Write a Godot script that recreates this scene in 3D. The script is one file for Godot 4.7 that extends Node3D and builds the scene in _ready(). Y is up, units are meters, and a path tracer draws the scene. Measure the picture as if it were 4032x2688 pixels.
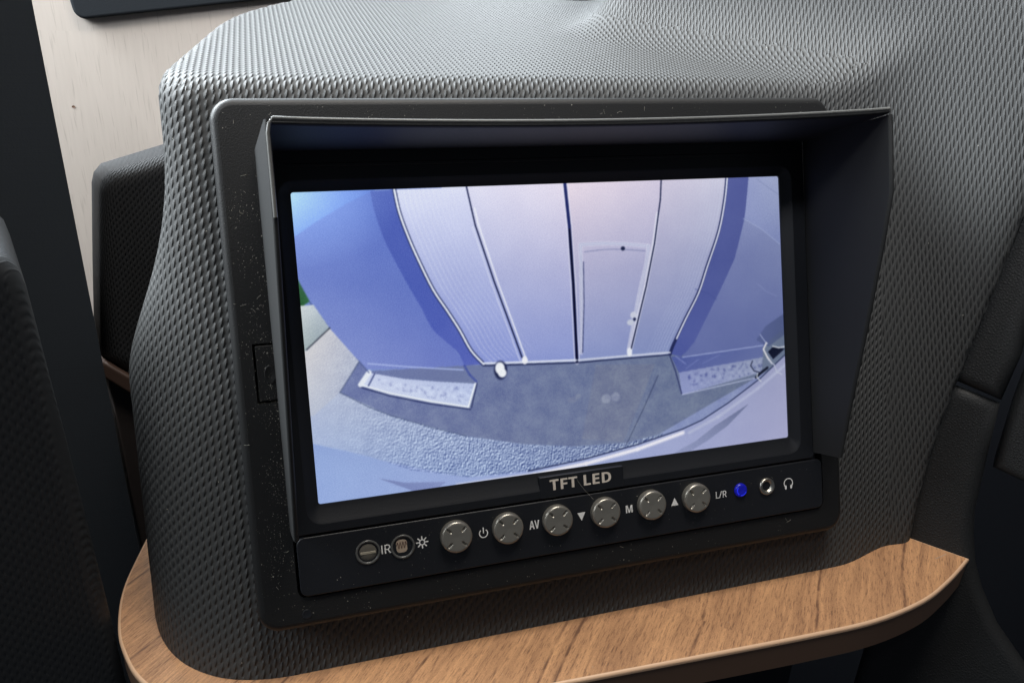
extends Node3D

const TILT := 0.33510322          # the monitor leans back 19.2 degrees
var MON: Transform3D              # monitor axes: x along the screen, y up the screen, z out of it (origin: centre of the screen)
var mat := {}
var names_used := {}
var rng := RandomNumberGenerator.new()

# ------------------------------------------------------------------ helpers
func numbered(called: String, parent: Node) -> String:
	var key := str(parent.get_instance_id()) + called
	var n: int = names_used.get(key, 0)
	names_used[key] = n + 1
	return called if n == 0 else "%s_%03d" % [called, n]

func thing(called: String, label: String, category: String, at: Transform3D, group := "") -> Node3D:
	var o := Node3D.new()
	o.name = numbered(called, self)
	add_child(o, true)
	o.transform = at
	tag(o, label, category, group)
	return o

func tag(o: Node, label: String, category := "", group := "", kind := "") -> void:
	if label: o.set_meta("label", label)
	if category: o.set_meta("category", category)
	if group: o.set_meta("group", group)
	if kind: o.set_meta("kind", kind)

func put(called: String, m: Mesh, material: Material, parent: Node3D, at := Transform3D()) -> MeshInstance3D:
	var o := MeshInstance3D.new()
	o.name = numbered(called, parent)
	o.mesh = m
	o.material_override = material
	parent.add_child(o, true)
	o.transform = at
	return o

func begin() -> SurfaceTool:
	var st := SurfaceTool.new()
	st.begin(Mesh.PRIMITIVE_TRIANGLES)
	return st

func done(st: SurfaceTool) -> ArrayMesh:
	st.generate_normals()
	return st.commit()

func lin(r: float, g: float, b: float) -> Color:
	return Color(r, g, b).linear_to_srgb()

func tri(st: SurfaceTool, a: Vector3, b: Vector3, c: Vector3, group: int, outward: Vector3) -> void:
	# front faces run clockwise; turn the triangle so that it faces outward
	if (c - a).cross(b - a).dot(outward) < 0.0:
		var t := b
		b = c
		c = t
	st.set_smooth_group(group)
	st.add_vertex(a)
	st.set_smooth_group(group)
	st.add_vertex(b)
	st.set_smooth_group(group)
	st.add_vertex(c)

# rounded rectangle, anticlockwise seen from +z, k points a corner
func rr(x0: float, x1: float, y0: float, y1: float, r: float, z: float, k := 6) -> PackedVector3Array:
	var out := PackedVector3Array()
	var cs := [Vector2(x1 - r, y0 + r), Vector2(x1 - r, y1 - r), Vector2(x0 + r, y1 - r), Vector2(x0 + r, y0 + r)]
	for q in 4:
		for i in k:
			var a := -PI / 2 + q * PI / 2 + (PI / 2) * i / (k - 1)
			out.append(Vector3(cs[q].x + r * cos(a), cs[q].y + r * sin(a), z))
	return out

func circle(cx: float, cy: float, r: float, z: float, k := 40) -> PackedVector3Array:
	var out := PackedVector3Array()
	for i in k:
		var a := TAU * i / k
		out.append(Vector3(cx + r * cos(a), cy + r * sin(a), z))
	return out

# skin over a row of equally long loops (anticlockwise seen from +z); the loops run from the outer back edge forward and inward
func skin(st: SurfaceTool, loops: Array, groups: Array) -> void:
	for n in loops.size() - 1:
		var a: PackedVector3Array = loops[n]
		var b: PackedVector3Array = loops[n + 1]
		var c := a.size()
		for i in c:
			var j := (i + 1) % c
			quad_cw(st, a[i], a[j], b[j], b[i], groups[n])

# corners anticlockwise seen from outside
func quad_cw(st: SurfaceTool, a: Vector3, b: Vector3, c: Vector3, d: Vector3, g: int) -> void:
	for v in [a, c, b]:
		st.set_smooth_group(g)
		st.add_vertex(v)
	for v in [a, d, c]:
		st.set_smooth_group(g)
		st.add_vertex(v)

func cap(st: SurfaceTool, loop: PackedVector3Array, group: int, back := false) -> void:
	var flat := PackedVector2Array()
	for p in loop: flat.append(Vector2(p.x, p.y))
	var idx := Geometry2D.triangulate_polygon(flat)
	for i in range(0, idx.size(), 3):
		tri(st, loop[idx[i]], loop[idx[i + 1]], loop[idx[i + 2]], group, Vector3(0, 0, -1 if back else 1))

# plate with a rounded front edge
func plate(st: SurfaceTool, x0: float, x1: float, y0: float, y1: float, r: float, z0: float, z1: float, e: float, k := 6) -> void:
	var loops := [rr(x0, x1, y0, y1, r, z0, k)]
	var groups := [1]
	for i in 5:
		var a := (PI / 2) * i / 4
		var s := e * (1.0 - cos(a))
		loops.append(rr(x0 + s, x1 - s, y0 + s, y1 - s, maxf(r - s, 0.02), z1 - e + e * sin(a), k))
		groups.append(1)
	skin(st, loops, groups)
	cap(st, loops[loops.size() - 1], 2)

func box(st: SurfaceTool, a: Vector3, b: Vector3, g := 5) -> void:
	var x0 := minf(a.x, b.x)
	var x1 := maxf(a.x, b.x)
	var y0 := minf(a.y, b.y)
	var y1 := maxf(a.y, b.y)
	var z0 := minf(a.z, b.z)
	var z1 := maxf(a.z, b.z)
	var p := [Vector3(x0, y0, z0), Vector3(x1, y0, z0), Vector3(x1, y1, z0), Vector3(x0, y1, z0), Vector3(x0, y0, z1), Vector3(x1, y0, z1), Vector3(x1, y1, z1), Vector3(x0, y1, z1)]
	var f := [[4, 5, 6, 7], [1, 0, 3, 2], [5, 1, 2, 6], [0, 4, 7, 3], [7, 6, 2, 3], [0, 1, 5, 4]]
	for n in 6:
		quad_cw(st, p[f[n][0]], p[f[n][1]], p[f[n][2]], p[f[n][3]], g + n)

func inset(poly: PackedVector2Array, d: float) -> PackedVector2Array:
	var out := PackedVector2Array()
	var n := poly.size()
	for i in n:
		var p := poly[i]
		var e0 := (p - poly[(i + n - 1) % n]).normalized()
		var e1 := (poly[(i + 1) % n] - p).normalized()
		var n0 := Vector2(-e0.y, e0.x)
		var n1 := Vector2(-e1.y, e1.x)
		var m := (n0 + n1).normalized()
		out.append(p + m * d / maxf(m.dot(n0), 0.4))
	return out

# solid of an outline (anticlockwise) with rounded front edge; z is thickness
func slab(st: SurfaceTool, poly: PackedVector2Array, z0: float, z1: float, e: float, segs := 6, both := false) -> void:
	var loops := []
	var groups := []
	if both:
		for i in segs + 1:
			var a := (PI / 2) * i / segs
			loops.append(lift(inset(poly, e * (1.0 - sin(a))), z0 + e * (1.0 - cos(a))))
			groups.append(1)
	else:
		loops.append(lift(poly, z0))
		groups.append(1)
	for i in segs + 1:
		var a := (PI / 2) * i / segs
		loops.append(lift(inset(poly, e * (1.0 - cos(a))), z1 - e + e * sin(a)))
		groups.append(1)
	skin(st, loops, groups)
	cap(st, loops[loops.size() - 1], 1 if both else 2)
	cap(st, loops[0], 3, true)

func lift(p: PackedVector2Array, z: float) -> PackedVector3Array:
	var out := PackedVector3Array()
	for v in p: out.append(Vector3(v.x, v.y, z))
	return out

# closed or open smooth curve through points
func smooth(p: Array, steps: int, closed := false) -> PackedVector2Array:
	var out := PackedVector2Array()
	var n := p.size()
	var last := n if closed else n - 1
	for i in last:
		var a: Vector2 = p[(i + n - 1) % n] if closed or i > 0 else p[i]
		var b: Vector2 = p[i]
		var c: Vector2 = p[(i + 1) % n]
		var d: Vector2 = p[(i + 2) % n] if closed or i + 2 < n else c
		for s in steps: out.append(b.cubic_interpolate(c, a, d, float(s) / steps))
	if not closed: out.append(p[n - 1])
	return out

func tube(st: SurfaceTool, path: PackedVector3Array, r: float, k := 6, g := 1) -> void:
	var rings := []
	for i in path.size():
		var t := (path[mini(i + 1, path.size() - 1)] - path[maxi(i - 1, 0)]).normalized()
		var u := t.cross(Vector3(0.31, 0.2, 0.93)).normalized()
		var v := t.cross(u)
		var ring := PackedVector3Array()
		for j in k: ring.append(path[i] + (u * cos(TAU * j / k) + v * sin(TAU * j / k)) * r)
		rings.append(ring)
	for i in rings.size() - 1:
		for j in k:
			var m := (j + 1) % k
			var o: Vector3 = rings[i][j] + rings[i][m] - path[i] * 2
			tri(st, rings[i][j], rings[i][m], rings[i + 1][m], g, o)
			tri(st, rings[i][j], rings[i + 1][m], rings[i + 1][j], g, o)

func noise(seed_: int, freq: float, oct := 3) -> FastNoiseLite:
	var n := FastNoiseLite.new()
	n.seed = seed_
	n.frequency = freq
	n.fractal_octaves = oct
	n.noise_type = FastNoiseLite.TYPE_SIMPLEX_SMOOTH
	return n

func std(albedo: Color, rough: float) -> StandardMaterial3D:
	var m := StandardMaterial3D.new()
	m.albedo_color = albedo
	m.roughness = rough
	return m

func grain(m: StandardMaterial3D, tex: Texture2D, per_mm: float, depth_mm: float) -> void:
	# fine moulded grain, object axes in millimetres
	m.heightmap_enabled = true
	m.heightmap_texture = tex
	m.heightmap_scale = depth_mm * 0.1
	m.uv1_triplanar = true
	m.uv1_scale = Vector3.ONE * per_mm

# ------------------------------------------------------------------ textures
func tex_bumps() -> ImageTexture:
	# two rice-shaped grains a tile, staggered
	var s := 96
	var im := Image.create(s, s, false, Image.FORMAT_RF)
	for y in s:
		for x in s:
			var h := 0.0
			for k in 2:
				var u := (float(x) + 0.5) / s - (0.25 if k == 0 else 0.75)
				var v := (float(y) + 0.5) / s - (0.25 if k == 0 else 0.75)
				u -= roundf(u)
				v -= roundf(v)
				u += 0.16 * v
				var w := 0.112 * (1.0 - 0.45 * clampf(absf(v) / 0.42, 0.0, 1.0))
				h = maxf(h, exp(-pow(absf(u) / w, 1.7) - pow(absf(v) / 0.40, 2.8)))
			im.set_pixel(x, y, Color(h, h, h))
	return ImageTexture.create_from_image(im)

func tex_noise(seed_: int, freq: float, oct: int, s := 256, ridged := false) -> ImageTexture:
	var n := noise(seed_, freq, oct)
	if ridged: n.fractal_type = FastNoiseLite.FRACTAL_RIDGED
	return ImageTexture.create_from_image(n.get_seamless_image(s, s))

func tex_leather() -> ImageTexture:
	var n := FastNoiseLite.new()
	n.seed = 4
	n.noise_type = FastNoiseLite.TYPE_CELLULAR
	n.cellular_return_type = FastNoiseLite.RETURN_DISTANCE2_SUB
	n.frequency = 0.045
	n.domain_warp_enabled = true
	n.domain_warp_amplitude = 14.0
	n.domain_warp_frequency = 0.03
	return ImageTexture.create_from_image(n.get_seamless_image(384, 384))

func tex_wood() -> ImageTexture:
	# u across the grain, v along it
	var w := 1024
	var h := 512
	var im := Image.create(w, h, false, Image.FORMAT_RGB8)
	var a := noise(11, 0.012, 4)
	var b := noise(12, 0.05, 3)
	var pores := noise(13, 0.16, 2)
	var wav := noise(14, 0.006, 2)
	var fine := noise(15, 0.35, 2)
	var base := Color(0.815, 0.62, 0.445)
	var dark := Color(0.44, 0.31, 0.23)
	var veins := [95.0, 131.0, 292.0, 455.0, 478.0, 640.0, 803.0, 930.0]
	for y in h:
		for x in w:
			var wx := x + 9.0 * wav.get_noise_2d(x * 0.6, y * 0.5)
			var t := 0.24 + 0.24 * a.get_noise_2d(wx * 2.2, y * 0.22) + 0.24 * b.get_noise_2d(wx * 2.4, y * 0.10)
			for v in veins:
				var d := absf(wx - v)
				if d < 9.0: t += (0.6 + 0.8 * b.get_noise_2d(v * 9.0, y * 0.35)) * exp(-d * d / 3.5)
			var p := pores.get_noise_2d(wx * 2.6, y * 0.20)
			if p > 0.16: t += (p - 0.16) * 0.95
			var c := base.lerp(dark, clampf(t, 0.0, 1.0))
			var f := 1.0 + 0.10 * fine.get_noise_2d(x * 2.0, y * 0.8)
			im.set_pixel(x, y, Color(c.r * f, c.g * f, c.b * f))
	return ImageTexture.create_from_image(im)

func tex_cream() -> ImageTexture:
	var w := 512
	var h := 512
	var im := Image.create(w, h, false, Image.FORMAT_RGB8)
	var a := noise(21, 0.03, 3)
	var b := noise(22, 0.11, 2)
	for y in h:
		for x in w:
			var t := 0.014 * a.get_noise_2d(x * 1.5, y * 0.12)
			var p := b.get_noise_2d(x * 1.2, y * 0.05)
			if p > 0.42: t -= (p - 0.42) * 0.25
			im.set_pixel(x, y, Color(0.735 + t, 0.695 + t, 0.66 + t))
	return ImageTexture.create_from_image(im)

# ---- the picture on the screen
var SW := 840
var SH := 472
var px := PackedColorArray()

func uvs(flat: Array) -> PackedVector2Array:
	var out := PackedVector2Array()
	for i in range(0, flat.size(), 2): out.append(Vector2(flat[i] * 0.001 * SW, flat[i + 1] * 0.001 * SH))
	return out

# fills an outline; colours at the corners of its box: top left, top right, bottom left, bottom right
func fill(p: PackedVector2Array, c00: Color, c10: Color, c01: Color, c11: Color) -> void:
	var lo := Vector2(1e9, 1e9)
	var hi := -lo
	for v in p:
		lo = lo.min(v)
		hi = hi.max(v)
	var n := p.size()
	for y in range(maxi(0, int(lo.y)), mini(SH, int(hi.y) + 2)):
		var xs := []
		for i in n:
			var a := p[i]
			var b := p[(i + 1) % n]
			var yy := y + 0.5
			if (a.y <= yy) != (b.y <= yy): xs.append(a.x + (yy - a.y) / (b.y - a.y) * (b.x - a.x))
		xs.sort()
		var t := clampf((y - lo.y) / maxf(1.0, hi.y - lo.y), 0, 1)
		var l := c00.lerp(c01, t)
		var r := c10.lerp(c11, t)
		for i in range(0, xs.size() - 1, 2):
			for x in range(maxi(0, int(round(xs[i]))), mini(SW, int(round(xs[i + 1])))):
				var c := l.lerp(r, clampf((x - lo.x) / maxf(1.0, hi.x - lo.x), 0, 1))
				var q := y * SW + x
				px[q] = px[q].lerp(Color(c.r, c.g, c.b), minf(c.a, 1.0))

func stroke(p: PackedVector2Array, w: float, c: Color, off := Vector2.ZERO, soft := 0.8) -> void:
	w = w * 0.66
	for i in p.size() - 1:
		var a := p[i] + off
		var b := p[i + 1] + off
		var m := w + 2.0
		for y in range(maxi(0, int(minf(a.y, b.y) - m)), mini(SH, int(maxf(a.y, b.y) + m) + 1)):
			for x in range(maxi(0, int(minf(a.x, b.x) - m)), mini(SW, int(maxf(a.x, b.x) + m) + 1)):
				var q := Vector2(x + 0.5, y + 0.5)
				var d := q.distance_to(Geometry2D.get_closest_point_to_segment(q, a, b))
				var k := clampf((w * 0.5 - d) / soft + 0.5, 0.0, 1.0) * c.a
				if k > 0.0:
					var id := y * SW + x
					px[id] = px[id].lerp(Color(c.r, c.g, c.b), k)

func blob(c: Vector2, rx: float, ry: float, col: Color) -> void:
	for y in range(maxi(0, int(c.y - ry * 1.3)), mini(SH, int(c.y + ry * 1.3))):
		for x in range(maxi(0, int(c.x - rx * 1.3)), mini(SW, int(c.x + rx * 1.3))):
			var d := Vector2((x - c.x) / rx, (y - c.y) / ry).length()
			var k := clampf((1.1 - d) / 0.25, 0, 1) * col.a
			if k > 0:
				var id := y * SW + x
				px[id] = px[id].lerp(Color(col.r, col.g, col.b), k)

func rgb8(r: float, g: float, b: float, a := 1.0) -> Color:
	return Color(r / 255.0, g / 255.0, b / 255.0, a)

func tex_screen() -> ImageTexture:
	px.resize(SW * SH)
	var P := {
		"jambL": [184, 3, 190, 76, 203, 157, 219, 236, 242, 335, 265, 406, 287, 477, 306, 548, 329, 599],
		"bandL": [140, 4, 145, 72, 157, 153, 171, 216, 196, 315, 218, 395, 237, 470, 277, 543, 291, 597],
		"seam1": [321, 0, 328, 77, 333, 130, 346, 215, 362, 320, 391, 489, 407, 584, 412, 604],
		"seam2": [725, 0, 721, 69, 715, 120, 703, 224, 679, 378, 657, 497, 638, 599],
		"sdoor": [530, 592, 543, 259, 543, 219, 592, 211, 642, 219, 690, 233, 681, 295, 662, 408, 633, 598],
		"jambR": [876, 0, 868, 84, 851, 195, 820, 321, 797, 415, 764, 507, 735, 593, 725, 629],
		"bandR": [928, 0, 922, 77, 915, 147, 887, 296, 856, 390, 819, 493, 782, 596, 750, 644],
		"pad": [95, 550, 56, 644, 106, 702, 143, 737, 221, 795, 284, 837, 396, 890, 500, 922, 613, 935, 689, 921],
		"bumper": [99, 865, 174, 929, 284, 980, 403, 990, 526, 975, 641, 949, 746, 914, 792, 890, 855, 839, 936, 760, 1000, 680],
	}
	var V := {}
	for k in P: V[k] = smooth(Array(uvs(P[k])), 4) if k in ["jambL", "bandL", "jambR", "bandR", "bumper"] else uvs(P[k])
	var all := uvs([0, 0, 1000, 0, 1000, 1000, 0, 1000])
	fill(all, rgb8(112, 140, 225), rgb8(135, 145, 195), rgb8(150, 170, 225), rgb8(150, 160, 200))
	# blue wall on the left, lit at its upper corner
	fill(uvs([0, 0, 145, 0, 160, 150, 250, 470, 300, 612, 188, 590, 100, 575, 38, 408, 3, 289, 0, 280]), rgb8(106, 132, 224), rgb8(88, 114, 206), rgb8(150, 164, 228), rgb8(120, 136, 216))
	fill(uvs([0, 0, 150, 0, 96, 42, 40, 95, 0, 140]), rgb8(130, 168, 248), rgb8(96, 126, 222), rgb8(120, 156, 240), rgb8(96, 126, 222))
	# recess beside the door
	var band: PackedVector2Array = V.bandL.duplicate()
	var jl: PackedVector2Array = V.jambL.duplicate()
	jl.reverse()
	band.append_array(jl)
	fill(band, rgb8(86, 106, 196), rgb8(84, 104, 198), rgb8(88, 108, 206), rgb8(104, 118, 206))
	# concrete and gravel
	fill(uvs([95, 550, 110, 584, 330, 600, 520, 622, 725, 629, 1000, 560, 1000, 700, 689, 921, 613, 935, 500, 922, 396, 890, 284, 837, 143, 737, 56, 644]), rgb8(124, 136, 188), rgb8(116, 130, 152), rgb8(128, 140, 182), rgb8(122, 134, 160))
	fill(uvs([0, 440, 48, 435, 95, 550, 56, 644, 143, 737, 284, 837, 396, 890, 500, 922, 613, 935, 700, 918, 690, 960, 526, 985, 284, 985, 99, 870, 0, 800]), rgb8(210, 212, 226), rgb8(150, 166, 208), rgb8(160, 184, 236), rgb8(128, 142, 180))
	# door leaves
	var ja: PackedVector2Array = V.jambL.duplicate()
	var s1: PackedVector2Array = V.seam1.duplicate()
	s1.reverse()
	ja.append_array(s1)
	fill(ja, rgb8(212, 218, 250), rgb8(214, 216, 246), rgb8(140, 156, 232), rgb8(150, 164, 232))
	fill(uvs([321, 0, 517, 0, 521, 146, 522, 349, 520, 622, 412, 606, 391, 489, 362, 320, 333, 130]), rgb8(216, 216, 244), rgb8(224, 216, 238), rgb8(148, 162, 228), rgb8(146, 160, 224))
	fill(uvs([517, 0, 725, 0, 721, 69, 703, 224, 679, 378, 657, 497, 634, 620, 520, 622, 522, 349]), rgb8(226, 212, 230), rgb8(206, 198, 224), rgb8(146, 160, 216), rgb8(142, 154, 208))
	var jr: PackedVector2Array = V.jambR.duplicate()
	var s2: PackedVector2Array = V.seam2.duplicate()
	s2.reverse()
	jr.append_array(s2)
	fill(jr, rgb8(208, 198, 222), rgb8(196, 196, 222), rgb8(140, 154, 206), rgb8(134, 148, 202))
	for i in 11:
		stroke(V.jambL, 1.6, rgb8(232, 238, 255, 0.42 - 0.03 * i), Vector2(14 + i * 7.5, -2 - i * 1.0), 1.2)
	for i in 7:
		stroke(V.jambR, 1.8, rgb8(206, 214, 240, 0.35 - 0.03 * i), Vector2(-9 - i * 6.0, -3), 1.4)
	# recess and wall on the right
	var br: PackedVector2Array = V.jambR.duplicate()
	var b2: PackedVector2Array = V.bandR.duplicate()
	b2.reverse()
	br.append_array(b2)
	fill(br, rgb8(94, 104, 172), rgb8(86, 96, 160), rgb8(92, 104, 176), rgb8(104, 116, 178))
	fill(uvs([928, 0, 1000, 0, 1000, 575, 945, 640, 750, 648, 782, 596, 856, 390, 887, 296, 915, 147]), rgb8(136, 146, 200), rgb8(150, 160, 200), rgb8(112, 124, 182), rgb8(108, 120, 174))
	fill(uvs([930, 0, 1000, 0, 1000, 255, 953, 193, 914, 150, 922, 77]), rgb8(148, 158, 206), rgb8(154, 164, 202), rgb8(140, 152, 204), rgb8(134, 146, 196))
	stroke(uvs([911, 152, 953, 193, 998, 255]), 2.5, rgb8(160, 172, 214, 0.8))
	stroke(uvs([947, 8, 971, 37, 1002, 72]), 2.0, rgb8(124, 134, 178, 0.7))
	fill(uvs([955, 560, 1000, 520, 1000, 600, 960, 640, 930, 610]), rgb8(98, 110, 158, 0.7), rgb8(88, 100, 140, 0.8), rgb8(92, 104, 150, 0.7), rgb8(92, 104, 140, 0.8))
	stroke(uvs([940, 400, 960, 430, 985, 450]), 2.0, rgb8(150, 160, 208, 0.6))
	stroke(uvs([790, 400, 820, 420, 840, 445]), 2.5, rgb8(80, 92, 158, 0.5))
	# lines of the doors
	stroke(V.jambL, 9.5, rgb8(40, 50, 96))
	stroke(V.jambL, 5.0, rgb8(232, 238, 255))
	stroke(V.seam1, 3.4, rgb8(34, 42, 76), Vector2(-1, 0))
	stroke(V.seam1.slice(1), 3.6, rgb8(236, 240, 255, 0.9), Vector2(4, -2))
	stroke(V.seam1.slice(2), 2.4, rgb8(226, 230, 252, 0.7), Vector2(-6, 2))
	stroke(uvs([517, 0, 521, 146, 522, 349, 520, 622]), 15.0, rgb8(226, 226, 250, 0.75))
	stroke(uvs([517, 0, 521, 146, 522, 349, 520, 622]), 8.5, rgb8(42, 52, 110))
	stroke(uvs([521, 160, 522, 349, 520, 622]), 5.0, rgb8(26, 30, 52))
	stroke(V.seam2.slice(2), 11.0, rgb8(224, 226, 246, 0.8), Vector2(-1, 0))
	stroke(V.seam2, 3.6, rgb8(36, 44, 76))
	var sd: PackedVector2Array = uvs([530, 592, 535, 480, 540, 320, 542, 214, 590, 214, 640, 221, 689, 233])
	var sd2: PackedVector2Array = smooth(Array(uvs([689, 233, 682, 295, 662, 408, 633, 598])), 6)
	for c in [sd, sd2]:
		stroke(c, 10.0, rgb8(222, 222, 244, 0.75))
		stroke(c, 5.5, rgb8(150, 160, 206, 0.9))
		stroke(c, 2.2, rgb8(226, 226, 246))
	stroke(uvs([545, 275, 541, 420, 532, 592]), 2.2, rgb8(60, 70, 116), Vector2(1, 0))
	stroke(smooth(Array(uvs([549, 240, 600, 236, 645, 242, 682, 250])), 5), 1.6, rgb8(110, 120, 168, 0.8))
	blob(Vector2(0.632 * SW, 0.235 * SH), 4, 3.6, rgb8(42, 50, 80))
	blob(Vector2(0.647 * SW, 0.475 * SH), 6, 6, rgb8(206, 210, 232))
	blob(Vector2(0.640 * SW, 0.50 * SH), 7, 5, rgb8(200, 206, 228))
	blob(Vector2(0.649 * SW, 0.49 * SH), 3, 3, rgb8(54, 62, 98))
	stroke(V.jambR, 9.0, rgb8(52, 60, 104))
	stroke(V.jambR.slice(0, 24), 4.2, rgb8(222, 226, 246), Vector2(1, 0))
	stroke(uvs([329, 596, 412, 606, 518, 617]), 5.0, rgb8(222, 228, 250))
	stroke(uvs([523, 618, 623, 620, 725, 624]), 5.0, rgb8(206, 212, 236))
	stroke(uvs([329, 604, 412, 614, 518, 626, 623, 629, 728, 632]), 3.0, rgb8(48, 56, 92))
	blob(Vector2(0.411 * SW, 0.598 * SH), 5, 7, rgb8(240, 242, 255))
	blob(Vector2(0.634 * SW, 0.606 * SH), 5, 8, rgb8(230, 234, 250))
	# plinths
	fill(uvs([111, 589, 174, 621, 238, 642, 310, 662, 293, 739, 222, 706, 146, 664, 94, 626]), rgb8(206, 216, 250), rgb8(178, 192, 240), rgb8(226, 234, 255), rgb8(196, 208, 246))
	stroke(uvs([94, 626, 146, 664, 222, 706, 293, 739, 310, 662]), 4.5, rgb8(236, 242, 255))
	stroke(uvs([91, 632, 146, 673, 222, 715, 297, 748]), 2.6, rgb8(58, 68, 112))
	stroke(uvs([111, 589, 94, 626]), 12.0, rgb8(234, 240, 255))
	stroke(uvs([121, 595, 108, 632]), 3.0, rgb8(74, 86, 140))
	stroke(uvs([110, 559, 188, 584, 288, 611]), 3.0, rgb8(178, 194, 248))
	stroke(uvs([313, 662, 299, 742]), 2.6, rgb8(52, 62, 106))
	stroke(uvs([291, 597, 300, 630, 312, 655]), 5.0, rgb8(78, 94, 178, 0.8))
	fill(uvs([735, 640, 754, 646, 830, 641, 946, 633, 945, 678, 743, 701, 728, 640]), rgb8(94, 108, 176), rgb8(110, 122, 176), rgb8(100, 112, 178), rgb8(114, 126, 178))
	stroke(uvs([754, 646, 830, 641, 946, 633]), 2.6, rgb8(164, 176, 224))
	fill(uvs([743, 701, 945, 678, 940, 735, 748, 784]), rgb8(146, 156, 206), rgb8(150, 160, 192), rgb8(150, 160, 212), rgb8(160, 170, 204))
	stroke(uvs([723, 628, 735, 690, 748, 784]), 3.0, rgb8(62, 70, 116))
	stroke(uvs([748, 784, 933, 752]), 2.6, rgb8(182, 190, 226))
	stroke(uvs([738, 640, 760, 672]), 3, rgb8(140, 152, 214, 0.8))
	stroke(uvs([760, 690, 790, 660]), 2, rgb8(140, 152, 214, 0.7))
	stroke(uvs([800, 676, 840, 652]), 2, rgb8(140, 152, 214, 0.6))
	# wall edge, ground marks
	stroke(uvs([3, 289, 16, 344, 38, 408, 66, 491, 95, 550, 111, 589]), 3.0, rgb8(92, 106, 160, 0.8))
	fill(uvs([0, 270, 4, 291, 17, 344, 2, 360, 0, 360]), rgb8(70, 120, 80), rgb8(70, 120, 90), rgb8(60, 110, 60), rgb8(70, 130, 80))
	fill(uvs([0, 356, 23, 356, 48, 435, 4, 499, 0, 499]), rgb8(214, 222, 228), rgb8(190, 204, 222), rgb8(170, 186, 190), rgb8(150, 166, 176))
	fill(uvs([48, 435, 95, 550, 56, 644, 7, 709, 0, 709, 0, 503, 4, 503]), rgb8(222, 218, 220), rgb8(196, 202, 222), rgb8(196, 204, 226), rgb8(170, 182, 216))
	stroke(uvs([48, 433, 4, 497]), 2.6, rgb8(70, 74, 80))
	stroke(V.pad.slice(0, 6), 2.4, rgb8(92, 106, 140, 0.8))
	stroke(uvs([696, 702, 660, 815, 616, 943]), 2.2, rgb8(72, 82, 112, 0.8))
	fill(uvs([560, 640, 690, 660, 650, 800, 610, 930, 520, 900]), rgb8(132, 138, 160, 0.4), rgb8(138, 142, 160, 0.4), rgb8(138, 142, 164, 0.4), rgb8(138, 142, 160, 0.4))
	blob(Vector2(0.577 * SW, 0.765 * SH), 9, 8, rgb8(160, 168, 192, 0.7))
	blob(Vector2(0.598 * SW, 0.762 * SH), 8, 8, rgb8(160, 168, 192, 0.7))
	blob(Vector2(0.505 * SW, 0.755 * SH), 9, 5, rgb8(146, 154, 178, 0.5))
	blob(Vector2(0.517 * SW, 0.745 * SH), 5, 4, rgb8(150, 158, 180, 0.5))
	blob(Vector2(0.361 * SW, 0.624 * SH), 11.5, 15.5, rgb8(46, 54, 90))
	blob(Vector2(0.360 * SW, 0.617 * SH), 8.2, 10, rgb8(240, 244, 255))
	blob(Vector2(0.364 * SW, 0.634 * SH), 7.2, 7.5, rgb8(240, 244, 255))
	# grainy ground
	var g1 := noise(31, 0.16, 2)
	var g2 := noise(32, 0.03, 3)
	var pl_a := uvs([118, 606, 174, 635, 238, 655, 305, 672, 292, 725, 222, 694, 146, 652])
	var pl_b := uvs([760, 704, 945, 684, 940, 730, 770, 768])
	for y in range(int(0.36 * SH), SH):
		for x in SW:
			var id := y * SW + x
			var q := Vector2(x, y)
			var v := float(y) / SH
			var u := float(x) / SW
			var below_door := v > 0.60 + 0.02 * (u - 0.5)
			if v < 0.55 and u > 0.1: continue
			if Geometry2D.is_point_in_polygon(q, uvs_pad): 
				var k := 0.03 * g1.get_noise_2d(x * 0.9, y * 0.9) + 0.045 * g2.get_noise_2d(x * 0.8, y * 0.8)
				px[id] = Color(px[id].r + k, px[id].g + k, px[id].b + k * 0.6)
			elif Geometry2D.is_point_in_polygon(q, uvs_gravel):
				var amp := 0.08 + 0.22 * clampf((u - 0.05) * 4.0, 0, 1) * clampf((v - 0.62) * 5.0, 0, 1)
				var k := 1.5 * amp * (g1.get_noise_2d(x * 1.8, y * 1.3) - 0.8 * g1.get_noise_2d(x * 1.8 + 2.0, y * 1.3 + 2.0)) + 0.06 * g2.get_noise_2d(x * 1.5, y * 1.5)
				k *= clampf(u * 6.0 + 0.1, 0.2, 1.0)
				px[id] = Color(px[id].r + k, px[id].g + k, px[id].b + k * 0.8)
			elif v > 0.57 and v < 0.80 and (Geometry2D.is_point_in_polygon(q, pl_a) or Geometry2D.is_point_in_polygon(q, pl_b)):
				var k := 0.22 * g1.get_noise_2d(x * 0.55, y * 0.55)
				if k > -0.08: k *= 0.3
				px[id] = Color(px[id].r + k, px[id].g + k, px[id].b + k * 0.7)
	# the vehicle's own tail below
	fill(uvs([0, 800, 50, 830, 99, 865, 174, 929, 284, 980, 403, 990, 526, 975, 641, 949, 746, 914, 792, 890, 855, 839, 936, 760, 1000, 680, 1000, 1000, 0, 1000]), rgb8(158, 184, 238, 0.0), rgb8(164, 168, 206), rgb8(158, 182, 240, 1.4), rgb8(172, 174, 214))
	stroke(uvs([403, 990, 526, 975, 641, 949, 746, 914, 792, 890, 855, 839, 936, 760, 1000, 680]), 3.0, rgb8(60, 70, 102), Vector2(0, -1))
	stroke(uvs([260, 1000, 416, 999, 526, 986, 641, 960, 746, 922]), 9.0, rgb8(240, 238, 252), Vector2(0, 2), 4.0)
	stroke(uvs([760, 925, 830, 880, 930, 790, 1000, 712]), 7.0, rgb8(190, 196, 226, 0.8), Vector2(0, 2), 4.0)
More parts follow.
